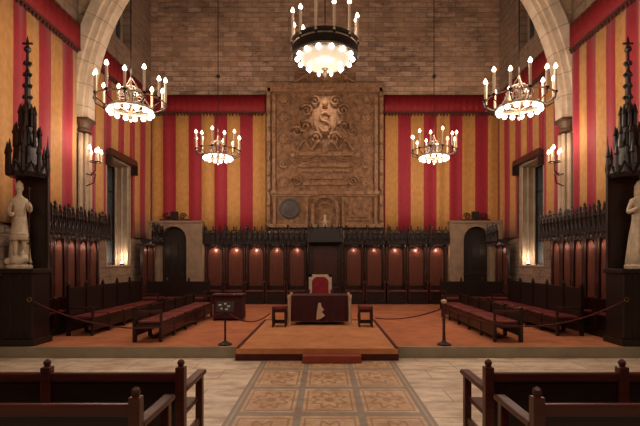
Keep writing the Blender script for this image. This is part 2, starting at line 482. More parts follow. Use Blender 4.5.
# rosettes round the field
for u in (284, 366):
    for v in (100, 118, 140, 165, 183):
        b = MB()
        b.lathe([(.16, 0), (.15, .04), (.08, .05), (.06, .09), (.01, .1)], (X_(u), -.1, Z(v)), 10, axis=(0,-1,0))
        b.tube([(X_(u)+.2*math.cos(a), -.11, Z(v)+.2*math.sin(a)) for a in [2*PI*k/12 for k in range(12)]], .02, 5, True)
        b.build('rosette', M['relief_light'], REL)
# main shield with its scrolls
def shield(cx, cz, w, h):
    pts = [(cx-w, cz+h*.9), (cx-w*.5, cz+h), (cx, cz+h*.88), (cx+w*.5, cz+h), (cx+w, cz+h*.9)]
    pts += [(cx+w*math.cos(a), cz-h*1.0*math.sin(a)**1.0) for a in [PI*k/10 for k in range(11)]]
    return pts
b = MB(); b.prism(shield(0, Z(123), .40, .46), -.17, -.1)
b.build('shield', M['relief'], REL, bevel=.03)
b = MB()
b.tube([(.15*math.cos(a), -.20, Z(119)+.15*math.sin(a)) for a in [.2+(1.5*PI-.2)*k/14 for k in range(15)]] + [(.17*math.cos(a), -.20, Z(119)-.32+.17*math.sin(a)) for a in [PI/2-(1.45*PI)*k/14 for k in range(1, 15)]], .045, 7)
for s in (-1, 1):
    b.tube(spiral(s*.62, Z(112), .22, 1.7, s, -.17), .04, 6)
    b.tube(spiral(s*.68, Z(128), .25, 1.6, -s, -.17), .04, 6)
    b.tube(spiral(s*.35, Z(103), .2, 1.5, s, -.17), .035, 6)
    b.tube(spiral(s*.95, Z(133), .2, 1.6, s, -.16), .035, 6)
    b.tube(spiral(s*.3, Z(140), .24, 1.6, s, -.17), .04, 6)
    b.tube([(s*(.1+.85*k/10), -.16, Z(146)+.16*math.sin(k*1.1)) for k in range(11)], .045, 6)
    # wings / garlands
    for j in range(5):
        b.tube([(s*(.25+.85*k/8), -.16, Z(156+2.2*j)-.12*math.sin(PI*k/8)) for k in range(9)], .024, 5)
    b.ball((s*1.08, -.15, Z(156)), .12, sy=.6)
b.ball((0, -.18, Z(106)), .1); b.ball((0, -.18, Z(151)), .14)
b.build('scrollwork', M['relief_light'], REL, smooth=True)
for v0, v1, w in ((153, 157, 1.0), (164, 168, .95), (170, 173, .8), (176, 180, .62), (183, 186, .75)):
    MB().box(-w, w, -.17, -.1, Z(v1), Z(v0)).build('moulded_band', M['relief_light'], REL, bevel=.012)
for s in (-1, 1): MB().tube(spiral(s*.95, Z(182), .2, 1.7, s, -.15), .035, 5).build('scroll', M['relief_light'], REL)
# lower niches
b = MB(); w = .42
b.tube([(w*math.cos(a), -.18, Z(208)+.36*math.sin(a)) for a in [PI*k/12 for k in range(13)]], .055, 6)
for s in (-1, 1): b.box(s*w-.05, s*w+.05, -.22, -.1, .12, Z(208))
b.build('niche_arch', M['relief_light'], REL)
MB().tube([(.26*math.cos(a), -.14, Z(210)+.22*math.sin(a)) for a in [PI*k/10 for k in range(11)]], .03, 5).build('inner_arch', M['relief_light'], REL)
for x in (-1.72, -.62, .62, 1.72): MB().box(x-.045, x+.045, -.2, -.1, .12, Z(198)).build('short_pilaster', M['relief_light'], REL)
b = MB(); b.lathe([(.36, 0), (.36, .05), (.3, .08), (.25, .06), (.1, .1), (.01, .12)], (X_(290), -.1, Z(209)), 18, axis=(0,-1,0))
b.build('round_shield', M['relief_blue'], REL)
b = MB(); b.box(X_(345), X_(370), -.15, -.1, Z(221), Z(200)); b.box(X_(348), X_(367), -.19, -.15, Z(218), Z(203))
b.prism(shield(X_(357.5), Z(210), .18, .22), -.24, -.19)
b.build('square_panel', M['relief'], REL)

# ------------------------------------------------------------------ doors in the end wall with stone surrounds
for i, (s, nm) in enumerate(((-1, 'left'), (1, 'right'))):
    cx = s*5.1; hw = .44; zt = 2.78
    x0, x1 = (-W+.01, -4.12) if s < 0 else (4.2, W-.01)
    b = MB(); y0, y1 = YE-.35, YE-.001
    b.box(x0, cx-hw, y0, y1, ST, 2.92); b.box(cx+hw, x1, y0, y1, ST, 2.92)
    rc = zt-hw
    A = arc(cx, rc, hw, PI, 0, 12)
    for p, q in zip(A, A[1:]): b.prism([p, q, (q[0], 2.92), (p[0], 2.92)], y0, y1)
    b.box(x0, x1, y0-.04, y1, 2.9, 2.97)
    struct('trim_%d' % (5+i), b, M['ashlar_dim'])
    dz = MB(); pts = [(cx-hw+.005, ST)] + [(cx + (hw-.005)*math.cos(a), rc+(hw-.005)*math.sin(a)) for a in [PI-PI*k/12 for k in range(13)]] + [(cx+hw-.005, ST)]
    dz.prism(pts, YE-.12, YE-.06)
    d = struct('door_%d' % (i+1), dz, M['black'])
    pl = MB()
    for k in (-1, 0, 1): pl.box(cx+k*.26-.1, cx+k*.26+.1, YE-.14, YE-.12, .35, 1.2); pl.box(cx+k*.26-.1, cx+k*.26+.1, YE-.14, YE-.12, 1.3, 2.2)
    pl.build('door_panels', M['wood'], d)
    MB().lathe([(.03, 0), (.04, .04), (.01, .07)], (cx+s*-.3, YE-.14, 1.15), 8, axis=(0,-1,0)).build('door_handle', M['brass'], d)
    # carved crest standing on the surround
    c = empty('carved_crest', (cx, YE-.22, 2.97), 0, 'dark carved wooden crest on top of the %s stone doorway' % nm, 'crest')
    q = MB().box(-.5, .5, -.04, .04, 0, .06)
    for s2 in (-1, 1): q.tube(spiral(s2*.28, .16, .12, 1.5, s2, 0), .025, 5)
    q.build('scroll', M['wood_red'], c)
    MB().prism(shield(0, .18, .12, .15), -.04, .04).build('shield', M['wood'], c)

# ------------------------------------------------------------------ carved wall stalls
def cresting(b, w, z0, z1, y):
    n = 3
    b.box(-w/2, w/2, y, y+.05, z0, z0+.05)
    for k in range(n):
        cx = -w/2 + w*(k+.5)/n; r = w/n*.36
        b.tube([(cx+r*math.cos(a), y+.025, z0+.06+r*.8*math.sin(a)) for a in [2*PI*q/10 for q in range(10)]], .022, 5, True)
        b.lathe([(.03, 0), (.018, .05), (.03, .08), (.006, .15)], (cx, y+.025, z0+.12), 5)
    b.lathe([(.035, 0), (.03, .15), (.045, .19), (.02, .24), (.03, .28), (.004, z1-z0)], (-w/2+.05, y+.02, z0), 6)
def make_stall(w=.685, name='choir_stall'):
    t = empty(name, (0,0,0), 0, 'x', 'stall')
    b = MB().box(-w/2+.005, w/2-.005, -.5, 0, 0, .12).box(-w/2+.02, w/2-.02, -.42, -.36, .12, .40)
    b.build('base', M['wood'], t)
    MB().box(-w/2+.04, w/2-.04, -.46, -.02, .40, .45).build('seat', M['cushion'], t, bevel=.015)
    b = MB().box(-w/2+.005, w/2-.005, -.05, 0, .12, 1.98)
    b.build('back', M['wood'], t)
    hw = w/2-.10
    pts = [(-hw, .58), (hw, .58), (hw, 1.70)] + [(hw*math.cos(a), 1.70+.2*math.sin(a)) for a in [PI*k/10 for k in range(1, 10)]] + [(-hw, 1.70)]
    MB().prism(pts, -.075, -.05).build('back_panel', M['wood_panel'], t, bevel=.012)
    for s in (-1, 1):
        x = s*(w/2-.03)
        a = MB().box(x-.022, x+.022, -.45, -.05, .12, .66)
        a.lathe([(.02, .66), (.035, .72), (.02, .76)], (x, -.42, 0), 7)
        a.box(x-.026, x+.026, -.47, -.05, .66, .70)
        a.build('armrest', M['wood_red'], t)
        MB().lathe([(.03, .70), (.026, .8), (.036, 1.0), (.026, 1.2), (.03, 1.95)], (x, -.085, 0), 8).build('pilaster', M['wood_red'], t)
    c = MB().box(-w/2+.002, w/2-.002, -.40, 0, 2.04, 2.12).box(-w/2+.002, w/2-.002, -.37, -.35, 1.98, 2.34).box(-w/2+.002, w/2-.002, -.43, -.36, 2.02, 2.06)
    c.prism([(-.05, 1.92), (-.36, 2.04), (-.05, 2.04)], -w/2+.002, w/2-.002, 'yz')
    nr = max(3, int(w/.14))
    for k in range(nr):
        x = -w/2 + w*(k+.5)/nr; hwk = w/nr*.38
        c.lathe([(.006, 0), (.03, .06), (.016, .1), (.016, .42), (.03, .46), (.005, .60 if k % 2 else .70)], (x, -.405, 1.90), 5)
        c.tube([(x-hwk, -.40, 2.04), (x-hwk*.8, -.40, 2.16), (x, -.40, 2.28), (x+hwk*.8, -.40, 2.16), (x+hwk, -.40, 2.04)], .014, 4)
    cresting(c, w, 2.34, 2.66, -.40)
    c.build('canopy', M['wood'], t)
    return t
proto = make_stall()
used = [False]; side_proto = [None]
spots = []
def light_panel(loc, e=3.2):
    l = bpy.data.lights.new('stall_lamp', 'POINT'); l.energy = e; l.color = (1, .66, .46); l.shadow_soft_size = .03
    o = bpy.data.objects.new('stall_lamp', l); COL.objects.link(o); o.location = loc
def put_stall(loc, rz, label, lamp=3.2, side=False):
    if side:
        if side_proto[0] is None:
            side_proto[0] = o = make_stall(.44); o.location = loc; o.rotation_euler = (0,0,rz); o['label'] = label
        else: o = dup(side_proto[0], loc, rz, label)
    elif not used[0]:
        used[0] = True; o = proto; o.location = loc; o.rotation_euler = (0,0,rz); o['label'] = label
    else: o = dup(proto, loc, rz, label)
    o['group'] = 'carved wall stalls'
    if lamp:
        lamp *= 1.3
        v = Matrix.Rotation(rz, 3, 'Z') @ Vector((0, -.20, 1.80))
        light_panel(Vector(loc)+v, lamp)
    return o
YST = YE-.02
ords = ['first', 'second', 'third', 'fourth', 'fifth']
for k, u in enumerate((216, 236.3, 256.6, 276.9, 297.2)):
    put_stall((X_(u), YST, ST), 0, 'canopied wooden stall on the end wall, %s to the right of the left stone doorway' % ords[k], [1.5, 1.6, 1.6, .9, .9][k])
for k, u in enumerate((353.6, 374, 395, 415.5, 436)):
    put_stall((X_(u), YST, ST), 0, 'canopied wooden stall on the end wall, %s to the left of the right stone doorway' % ords[4-k], [.8, .8, 1.2, 1.5, 1.5][k])
# side stalls
side_y = [7.95+.71*k for k in range(3)] + [11.05+.71*0] 
names = ['nearest the statue', 'second beyond the statue', 'just before the stone column', 'just beyond the stone column']
for s, sd in ((-1, 'left'), (1, 'right')):
    st = 'knight' if s < 0 else 'robed'
    for k, n_ in enumerate(('nearest the %s statue', 'second from the %s statue', 'third from the %s statue', 'fourth from the %s statue', 'fifth from the %s statue', 'sixth from the %s statue')):
        put_stall((s*(W-.25), 8.27+.455*k, ST), PI/2 if s < 0 else -PI/2, ('narrow canopied wooden stall on the %s wall, ' % sd) + n_ % st, .7, True)
    for k, n_ in enumerate(('nearer the window niche', 'nearer the corner')):
        put_stall((s*(W-.25), 13.6+.455*k, ST), PI/2 if s < 0 else -PI/2, 'narrow canopied wooden stall between %s niche and end wall, %s' % (sd, n_), .4, True)
# central state stall
cs = empty('state_stall', (0, YST-.27, ST), 0, 'tall central canopied stall on the end wall with small pale figure on top', 'stall')
b = MB().box(-.58, .58, -.6, 0, 0, .2).box(-.5, .5, -.55, -.05, .2, .5); b.build('base', M['wood'], cs)
MB().box(-.46, .46, -.5, -.05, .5, .58).build('seat', M['dark_velvet'], cs, bevel=.02)
MB().box(-.56, .56, -.06, 0, .2, 2.1).build('back', M['wood'], cs)
MB().prism([(-.4, .7), (.4, .7), (.4, 1.75)] + [(.4*math.cos(a), 1.75+.22*math.sin(a)) for a in [PI*k/10 for k in range(1,10)]] + [(-.4, 1.75)], -.09, -.06).build('back_panel', M['wood_red'], cs)
for s in (-1, 1):
    MB().lathe([(.05, 0), (.04, .3), (.045, 1.2), (.035, 2.0), (.06, 2.1), (.05, 2.3), (.03, 2.5), (.04, 2.56), (.004, 2.8)], (s*.53, -.52, .2-.2), 8).build('post', M['wood'], cs)
c = MB().box(-.59, .59, -.6, 0, 2.05, 2.2).box(-.56, .56, -.5, 0, 2.2, 2.4)
c.prism([(-.5, 2.4), (.5, 2.4), (.3, 2.55), (-.3, 2.55)], -.4, -.1)
for k in range(5): c.lathe([(.03, 0), (.02, .12), (.035, .16), (.004, .3)], (-.44+.22*k, -.5, 2.38), 6)
c.build('canopy', M['wood'], cs)
fg = MB().lathe([(.09, 0), (.07, .1), (.05, .2), (.06, .28), (.03, .33), (.05, .38), (.045, .42), (.01, .46)], (0, -.25, 2.52), 10)
fg.tube([(-.12, -.27, 2.72), (0, -.26, 2.78), (.12, -.27, 2.72)], .022, 6)
fg.build('pale_figure', M['marble'], cs, smooth=True)

# ------------------------------------------------------------------ stage benches with red cushions
def stage_bench(loc, rz, length, back_h, label, n=5, finials=False, group='long benches on the stage'):
    """local X along the bench, sits facing -Y, backrest at y=0"""
    t = empty('stage_bench', loc, rz, label, 'bench', group)
    b = MB().box(0, length, -.5, -.02, .26, .32); b.box(0, length, -.49, -.46, .10, .26)
    b.build('seat_frame', M['wood'], t)
    for k in range(n):
        x0 = length*k/n+.04; x1 = length*(k+1)/n-.04
        MB().box(x0, x1, -.47, -.05, .32, .38).build('seat_cushion', M['cushion'], t, bevel=.02)
    for k in range(n+1):
        x = min(max(length*k/n, .03), length-.03)
        b = MB().box(x-.025, x+.025, -.5, -.45, 0, .26)
        b.build('leg', M['wood'], t)
        b = MB().box(x-.03, x+.03, -.04, .02, 0, back_h)
        if finials: b.lathe([(.02, 0), (.035, .04), (.02, .07), (.004, .1)], (x, -.01, back_h), 7)
        b.build('back_post', M['wood'], t)
        if k in (0, n): MB().box(x-.025, x+.025, -.5, -.04, .52, .56).box(x-.02, x+.02, -.5, -.46, .32, .52).build('armrest', M['wood_red'], t)
    b = MB().box(.05, length-.05, -.03, .01, back_h-.1, back_h-.03).box(.05, length-.05, -.025, .005, .40, .46)
    b.box(.05, length-.05, -.018, -.002, .10, back_h-.1)
    b.build('backrest', M['wood'], t)
    return t
# rz chosen so the bench faces the middle
for s, sd in ((-1, 'left'), (1, 'right')):
    def B(xback, y0, L, h, lab, fin=False, n=5):
        if s < 0: stage_bench((-xback, y0, ST), PI/2, L, h, lab, n, fin)
        else: stage_bench((xback, y0+L, ST), -PI/2, L, h, lab, n, fin)
    B(3.42 if s < 0 else 3.52, 7.68, 3.5, .62, 'low red-cushioned bench on stage, inner row on the %s' % sd)
    B(4.98, 8.3, 3.3, .96, 'high-backed red-cushioned bench on stage, second row on the %s' % sd, True)
# transverse benches before the doors
stage_bench((-5.35, 12.9, ST), 0, 1.9, .86, 'short dark bench facing the hall before the left doorway', 3, True)
stage_bench((3.45, 12.9, ST), 0, 1.9, .86, 'short dark bench facing the hall before the right doorway', 3, True)

# ------------------------------------------------------------------ rug, step, presidential table, throne, stools
r = empty('carpeted_dais', (-.13, 0, 0), 0, 'orange carpeted dais strip running to the stage front edge', 'dais')
MB().box(-1.28, 1.28, 7.07, 10.35, ST+.004, ST+.02).box(-1.33, 1.33, 7.045, 7.069, ST-.07, ST+.02).build('carpet', M['rug'], r)
b = MB()
b.box(-1.33, -1.28, 7.05, 10.4, ST+.004, ST+.035); b.box(1.28, 1.33, 7.05, 10.4, ST+.004, ST+.035)
b.box(-1.34, 1.34, 7.05, 7.068, 0, ST-.07); b.box(-1.28, 1.28, 10.35, 10.4, ST+.004, ST+.03)
b.build('dark_edging', M['rug_edge'], r)
MB().box(-1.34, 1.34, 7.07, 7.245, .0, ST+.003).build('platform', M['wood'], r)
st = MB().box(-.36, .58, 6.84, 7.045, 0.005, .12).build('carpeted_step', M['step_carpet'], bevel=.01)
tag(st, 'small red carpeted step in front of the dais edge', 'step')

tb = empty('ceremonial_table', (-.12, 9.85, ST+.021), 0, 'table draped in dark crimson with pale corner posts and emblem, in front of throne', 'table')
b = MB()
b.box(-.63, .63, -.32, .32, .58, .66)
n = 40
for (xa, ya, xb, yb) in ((-.63, -.32, .63, -.32), (.63, -.32, .63, .32), (.63, .32, -.63, .32), (-.63, .32, -.63, -.32)):
    g = [[], []]
    for i in range(n+1):
        f = i/n; w = .012*math.sin(f*n*.9)
        dx, dy = (0, -1) if ya == yb else (1, 0)
        for j, z in enumerate((.64, .09)):
            g[j].append(b.b.verts.new((xa+(xb-xa)*f+dx*w*j, ya+(yb-ya)*f+dy*w*j, z)))
    for i in range(n): b.b.faces.new((g[0][i], g[0][i+1], g[1][i+1], g[1][i]))
b.build('drape', M['dark_velvet'], tb)
for sx in (-1, 1):
    for sy in (-1, 1):
        MB().lathe([(.035, 0), (.022, .05), (.028, .3), (.022, .58), (.035, .62), (.03, .68)], (sx*.68, sy*.36, 0), 8).build('corner_post', M['white_paint'], tb)
e = MB().prism([(-.03, .50), (.03, .50), (.04, .42), (.10, .35), (.05, .30), (.12, .22), (.02, .15), (-.07, .13), (-.06, .3)], -.36, -.335)
e.build('pale_emblem', M['white_paint'], tb)

th = empty('throne', (-.12, 10.95, ST), 0, 'red velvet throne with pale gilt frame behind the crimson draped table', 'chair')
MB().box(-.29, .29, -.5, .05, .42, .5).build('seat', M['red_velvet'], th, bevel=.02)
MB().prism([(-.20, .55), (.20, .55), (.20, .95)] + [(.20*math.cos(a), .95+.1*math.sin(a)) for a in [PI*k/8 for k in range(1, 8)]] + [(-.20, .95)], .0, .05).build('backrest', M['red_velvet'], th, bevel=.015)
b = MB().box(-.29, -.21, 0, .06, .42, 1.1).box(.21, .29, 0, .06, .42, 1.1).box(-.29, .29, 0, .06, 1.04, 1.10).box(-.21, .21, 0.01, .06, .5, .56)
b.prism([(-.21, 1.04), (-.21, .93), (-.17, 1.0), (-.1, 1.04)], 0, .05); b.prism([(.21, 1.04), (.1, 1.04), (.17, 1.0), (.21, .93)], 0, .05)
b.build('back_frame', M['white_paint'], th)
for s in (-1, 1):
    MB().box(s*.29-.03, s*.29+.03, -.48, 0, .68, .73).box(s*.29-.02, s*.29+.02, -.46, -.42, .5, .68).build('armrest', M['wood_red'], th)
    for y in (-.45, .02): MB().lathe([(.03, 0), (.02, .05), (.035, .3), (.03, .42)], (s*.24, y, 0), 8).build('leg', M['wood_red'], th)

def stool(x, label):
    t = empty('stool', (x, 9.40, ST+.021), 0, label, 'stool')
    MB().box(-.16, .16, -.15, .15, .38, .46).build('seat', M['cushion'], t, bevel=.02)
    for sx in (-1, 1):
        for sy in (-1, 1): MB().lathe([(.025, 0), (.018, .05), (.026, .2), (.02, .33)], (sx*.135, sy*.125, 0), 8).build('leg', M['wood_red'], t)
    MB().box(-.15, .15, -.14, .14, .32, .38).box(-.13, .13, -.135, -.115, .08, .12).box(-.13, .13, .115, .135, .08, .12).box(-.145,-.125,-.12,.12,.08,.3).box(.125,.145,-.12,.12,.08,.3).build('frame', M['wood'], t)
stool(-.99, 'small dark stool left of the crimson draped table')
stool(.88, 'small reddish stool right of the crimson draped table')

# clerk's desk behind the left stanchion
dk = empty('draped_desk', (-2.35, 10.6, ST), 0, 'low desk draped in dark crimson at the far end of left inner bench', 'desk')
MB().box(-.36, .36, -.22, .22, .04, .60, taper=.015).build('drape', M['dark_velvet'], dk, bevel=.02)
MB().box(-.38, .38, -.24, .24, .60, .64).build('desktop', M['wood_red'], dk)
for sx in (-1, 1): MB().box(sx*.33-.02, sx*.33+.02, -.2, .2, 0, .05).build('foot', M['wood'], dk)

# ------------------------------------------------------------------ stanchions and ropes
def stanchion(x, label, sign=False):
    t = empty('barrier_post', (x, 7.45, ST), 0, label, 'barrier post')
    MB().lathe([(.12, 0), (.12, .02), (.06, .045), (.035, .07)], (0,0,0), 14).build('base', M['wood'], t)
    h = .62 if sign else .72
    MB().lathe([(.03, .05), (.024, .3), (.03, h)] if not sign else [(.018, .05), (.018, h)], (0,0,0), 10).build('pole', M['wood_red'] if not sign else M['iron'], t)
    if sign:
        p = MB().prism([(-.03, .58), (-.01, .58), (.05, .74), (.03, .74)], -.15, .15, 'yz').build('sign_board', M['black'], t)
        g = MB()
        for xx, zz, w in ((-.09, .69, .05), (0, .71, .04), (.06, .67, .05), (-.06, .63, .03), (.03, .62, .045)):
            dy = -.034 + (zz-.58)*.375 
            g.box(xx-w/2, xx+w/2, dy-.006, dy+.002, zz-.014, zz+.014)
        g.build('white_marks', M['white'], p)
    else:
        MB().lathe([(.032, h), (.05, h+.02), (.05, h+.05), (.02, h+.07)], (0,0,0), 12).build('cap', M['white_paint'], t)
    return t
stanchion(-1.73, 'slim barrier post with small sign board at the stage edge, left of the dais', True)
stanchion(2.06, 'dark red barrier post with pale cap at the stage edge, right of the dais')
def rope(p, q, sag, label):
    p, q = Vector(p), Vector(q); pts = []
    for k in range(25):
        f = k/24; v = p.lerp(q, f); v.z -= sag*4*f*(1-f); pts.append(v)
    o = MB().tube(pts, .013, 6).build('barrier_rope', M['rope'], smooth=True)
    tag(o, label, 'rope', 'crimson barrier ropes')
rope((2.02, 7.47, .80), (1.09, 9.27, .40), .08, 'crimson rope sagging from the pale-capped post to the right stool')
rope((-1.70, 7.47, .74), (-1.19, 9.27, .50), .17, 'crimson rope sagging from the sign post to the left stool')
rope((-4.95, 7.28, .95), (-1.76, 7.46, .74), .36, 'crimson rope sagging between the knight statue pedestal and the sign post')
rope((5.05, 7.28, .95), (2.10, 7.46, .80), .36, 'crimson rope sagging between the robed statue pedestal and the pale-capped post')

# ------------------------------------------------------------------ pinnacled pedestals
def pedestal(x, label):
    t = empty('gothic_pedestal', (x, 7.62, ST), 0, label, 'pedestal')
    b = MB().box(-.32, .32, -.32, .2, 0, .12).box(-.28, .28, -.28, .18, .12, 1.24).box(-.32, .32, -.33, .2, 1.24, 1.32)
    b.build('plinth', M['wood'], t, bevel=.01)
    b = MB()
    for k in (-1, 0, 1):
        b.box(k*.185-.075, k*.185+.075, -.30, -.28, .2, 1.15)
        b.lathe([(.02, .15), (.02, 1.2)], (k*.185-.0925, -.30, 0), 6)
    b.lathe([(.02, .15), (.02, 1.2)], (.2775, -.30, 0), 6)
    b.build('tracery_panels', M['wood'], t)
    # back screen behind statue
    b = MB().box(-.26, .26, .10, .18, 1.32, 3.1)
    for s in (-1, 1): b.lathe([(.05, 1.32), (.035, 1.5), (.035, 3.0), (.05, 3.1), (.03, 3.3), (.004, 3.7)], (s*.27, .14, 0), 6)
    b.build('back_screen', M['wood'], t)
    # canopy: tiers of gablets and spire
    c = MB().lathe([(.29, 2.92), (.32, 3.0), (.30, 3.12), (.23, 3.15), (.20, 3.45), (.16, 3.5), (.13, 3.8), (.10, 3.84), (.075, 4.2), (.05, 4.25), (.04, 4.8), (.025, 4.85), (.02, 5.2)], (0, 0, 0), 8)
    for tier, (r, z, h) in enumerate(((.30, 3.0, .55), (.19, 3.45, .42), (.11, 3.82, .4))):
        for k in range(8):
            a = 2*PI*(k+.5)/8
            c.lathe([(.035, 0), (.03, h*.55), (.045, h*.6), (.004, h)], (r*math.cos(a), r*math.sin(a), z), 5)
    for k in range(8):
        a = 2*PI*k/8
        c.tube([(.30*math.cos(a+d), .30*math.sin(a+d), 2.95+.22*(1-abs(d)/.36)) for d in (-.36, -.2, 0, .2, .36)], .025, 4)
    for z, r in ((4.35, .06), (4.55, .055), (4.75, .05), (4.95, .045)):
        for k in range(4):
            a = PI/2*k; c.ball((r*math.cos(a), r*math.sin(a), z), .035, n=5)
    c.ball((0,0,5.2), .06); c.lathe([(.015, 5.2), (.03, 5.3), (.004, 5.44)], (0,0,0), 6)
    c.box(-.09, .09, -.012, .012, 5.29, 5.32)
    c.build('spired_canopy', M['wood'], t)
    MB().tube([(.0 + .035*math.cos(2*PI*k/10), -.30, .80+.035*math.sin(2*PI*k/10)) for k in range(10)], .008, 5, True).build('ring', M['brass'], t, loc=((.25 if x < 0 else -.25), -.02, .0))
    return t
PXL, PXR = -5.27, 5.37
pedestal(PXL, 'dark carved gothic pedestal with spired canopy at the left stage edge')
pedestal(PXR, 'dark carved gothic pedestal with spired canopy at the right stage edge')

def skin(name, verts, edges, radii, m, parent, loc=(0,0,0), root=0, sub=2):
    me = bpy.data.meshes.new(name); me.from_pydata(verts, edges, []); 
    o = bpy.data.objects.new(name, me); COL.objects.link(o)
    o.parent = parent; o.location = loc
    md = o.modifiers.new('skin', 'SKIN')
    for i, r in enumerate(radii):
        sv = me.skin_vertices[0].data[i]; sv.radius = (r, r) if not isinstance(r, tuple) else r
        sv.use_root = (i == root)
    sb = o.modifiers.new('sub', 'SUBSURF'); sb.levels = sub; sb.render_levels = sub
    me.materials.append(m)
    return o
def bake(o):
    """freeze modifiers into one mesh"""
    dg = bpy.context.evaluated_depsgraph_get(); dg.update()
    me = bpy.data.meshes.new_from_object(o.evaluated_get(dg))
    o.modifiers.clear(); o.data = me
    for p in me.polygons: p.use_smooth = True
    return o

def body(parent, arms, legs):
    V = [(0,0,.74), (0,0,.90), (0,-.01,1.06), (0,0,1.20), (0,-.01,1.27), (0,-.02,1.36), (0,-.02,1.44),
         # 7.. left arm(x-)  shoulder elbow wrist hand
         (-.15,0,1.17), arms[0][0], arms[0][1], arms[0][2],
         (.15,0,1.17), arms[1][0], arms[1][1], arms[1][2],
         (-.08,0,.68), legs[0][0], legs[0][1], legs[0][2],
         (.08,0,.68), legs[1][0], legs[1][1], legs[1][2]]
    E = [(0,1),(1,2),(2,3),(3,4),(4,5),(5,6),(3,7),(7,8),(8,9),(9,10),(3,11),(11,12),(12,13),(13,14),
         (0,15),(15,16),(16,17),(17,18),(0,19),(19,20),(20,21),(21,22)]
    Rr = [(.13,.11),(.115,.095),(.14,.11),(.11,.09),.05,(.078,.088),(.06,.07),
          .065,.05,.035,.035,.065,.05,.035,.035,
          .085,.062,.04,.035,.085,.062,.04,.035]
    return skin('body', V, E, Rr, M['marble'], parent)

# knight statue on the left pedestal
kn = empty('statue', (PXL-.06, 7.50, ST+1.32), 0, 'pale marble knight statue holding a staff, standing on the left pedestal', 'statue')
bd = body(kn, [((-.24,-.02,.98), (-.17,-.17,.92), (-.10,-.20,.95)), ((.25,-.06,1.0), (.27,-.20,1.08), (.24,-.27,1.12))],
     [((-.09,-.05,.40), (-.08,0,.12), (-.09,-.1,.08)), ((.11,.0,.40), (.13,.02,.12), (.15,-.09,.08))])
b = MB().lathe([(.24, .50), (.20, .62), (.15, .82), (.16, .9)], (0,0,0), 16, sy=.8)
b.tube([(0.2*math.cos(2*PI*k/16), .16*math.sin(2*PI*k/16), .6+.01*(k%2)) for k in range(16)], .02, 5, True)
b.build('tunic', M['marble'], kn, smooth=True)
b = MB()
cp = [[b.b.verts.new((sx*(.13+.14*f)+.02*math.sin(sx*5), .08+.06*math.cos(sx*6)*f, 1.22-1.1*f)) for sx in [-1+.2*i for i in range(11)]] for f in [k/8 for k in range(9)]]
for r0, r1 in zip(cp, cp[1:]):
    for i in range(10): b.b.faces.new((r0[i], r0[i+1], r1[i+1], r1[i]))
co = b.build('cape', M['marble'], kn, smooth=True); sm = co.modifiers.new('s', 'SOLIDIFY'); sm.thickness = .025
MB().lathe([(.085, 1.36), (.10, 1.40), (.085, 1.48), (.03, 1.53)], (0, .0, 0), 12).ball((0,-.09,1.385), .018).ball((-.03,-.085,1.41), .012).ball((.03,-.085,1.41), .012).build('hair', M['marble'], kn, smooth=True)
hb = MB()
for i, (dx, l) in enumerate(((-.02, .05), (-.007, .058), (.007, .055), (.02, .045))):
    z = 1.14-.02*i
    hb.tube([(.255, -.26, z), (.25, -.31, z), (.225, -.32, z), (.215, -.29, z)], .009, 5)
hb.tube([(.23, -.25, 1.13), (.215, -.27, 1.15), (.21, -.30, 1.155)], .010, 5)
hb.build('fingers', M['marble'], kn)
MB().tube([(.235, -.295, .05), (.235, -.295, 1.35)], .012, 6).ball((.235,-.295,1.37), .03).box(.18, .29, -.305, -.285, .42, .445).build('staff', M['iron'], kn)
b = MB().lathe([(.30, 0), (.31, .05), (.24, .08)], (0,-.02,0), 14, sy=.8)
b.tube([(-.24,-.14,.1), (-.12,-.2,.16), (.02,-.19,.13), (.16,-.17,.18), (.25,-.12,.13), (.28,-.02,.1)], [.035,.07,.08,.06,.04,.015], 8)
b.ball((-.24,-.15,.13), .06, sx=1.4); b.prism([(-.02,.18),(.1,.34),(.16,.2)], -.19, -.17)
b.build('dragon_base', M['marble'], kn, smooth=True)

# robed statue on the right pedestal
rb = empty('statue', (PXR+.04, 7.50, ST+1.32), 0, 'pale marble robed statue standing on the right pedestal, cut by the frame', 'statue')
bd2 = body(rb, [((-.24,-.03,.98), (-.16,-.17,1.02), (-.07,-.2,1.05)), ((.24,-.02,.97), (.2,-.16,.88), (.12,-.2,.88))],
     [((-.09,-.04,.40), (-.08,0,.12), (-.09,-.1,.08)), ((.09,.0,.40), (.09,.02,.12), (.1,-.09,.08))])
b = MB(); nn = 32
rg = []
for z, r, f in ((.05, .26, .03), (.3, .23, .025), (.6, .19, .018), (.85, .145, .008), (.95, .15, .004)):
    rg.append([b.b.verts.new(((r+f*math.sin(k*2*PI/nn*9))*math.cos(2*PI*k/nn), .8*(r+f*math.sin(k*2*PI/nn*9))*math.sin(2*PI*k/nn), z)) for k in range(nn)])
for r0, r1 in zip(rg, rg[1:]):
    for k in range(nn): b.b.faces.new((r0[k], r0[(k+1)%nn], r1[(k+1)%nn], r1[k]))
b.b.faces.new(rg[0][::-1]); b.b.faces.new(rg[-1])
b.build('robe', M['marble'], rb, smooth=True)
MB().lathe([(.10, 1.26), (.105, 1.34), (.095, 1.45), (.04, 1.53)], (0, .025, 0), 12).build('hair', M['marble'], rb, smooth=True)
MB().lathe([(.30, 0), (.31, .05), (.26, .08)], (0,0,0), 14, sy=.8).build('base', M['marble'], rb)
bake(bd); bake(bd2)
kn.scale = (.64, .68, 1.0); kn.rotation_euler = (0, 0, .55)
rb.scale = (.78, .72, 1.0); rb.location.x += .08; rb.rotation_euler = (0, 0, -.3)

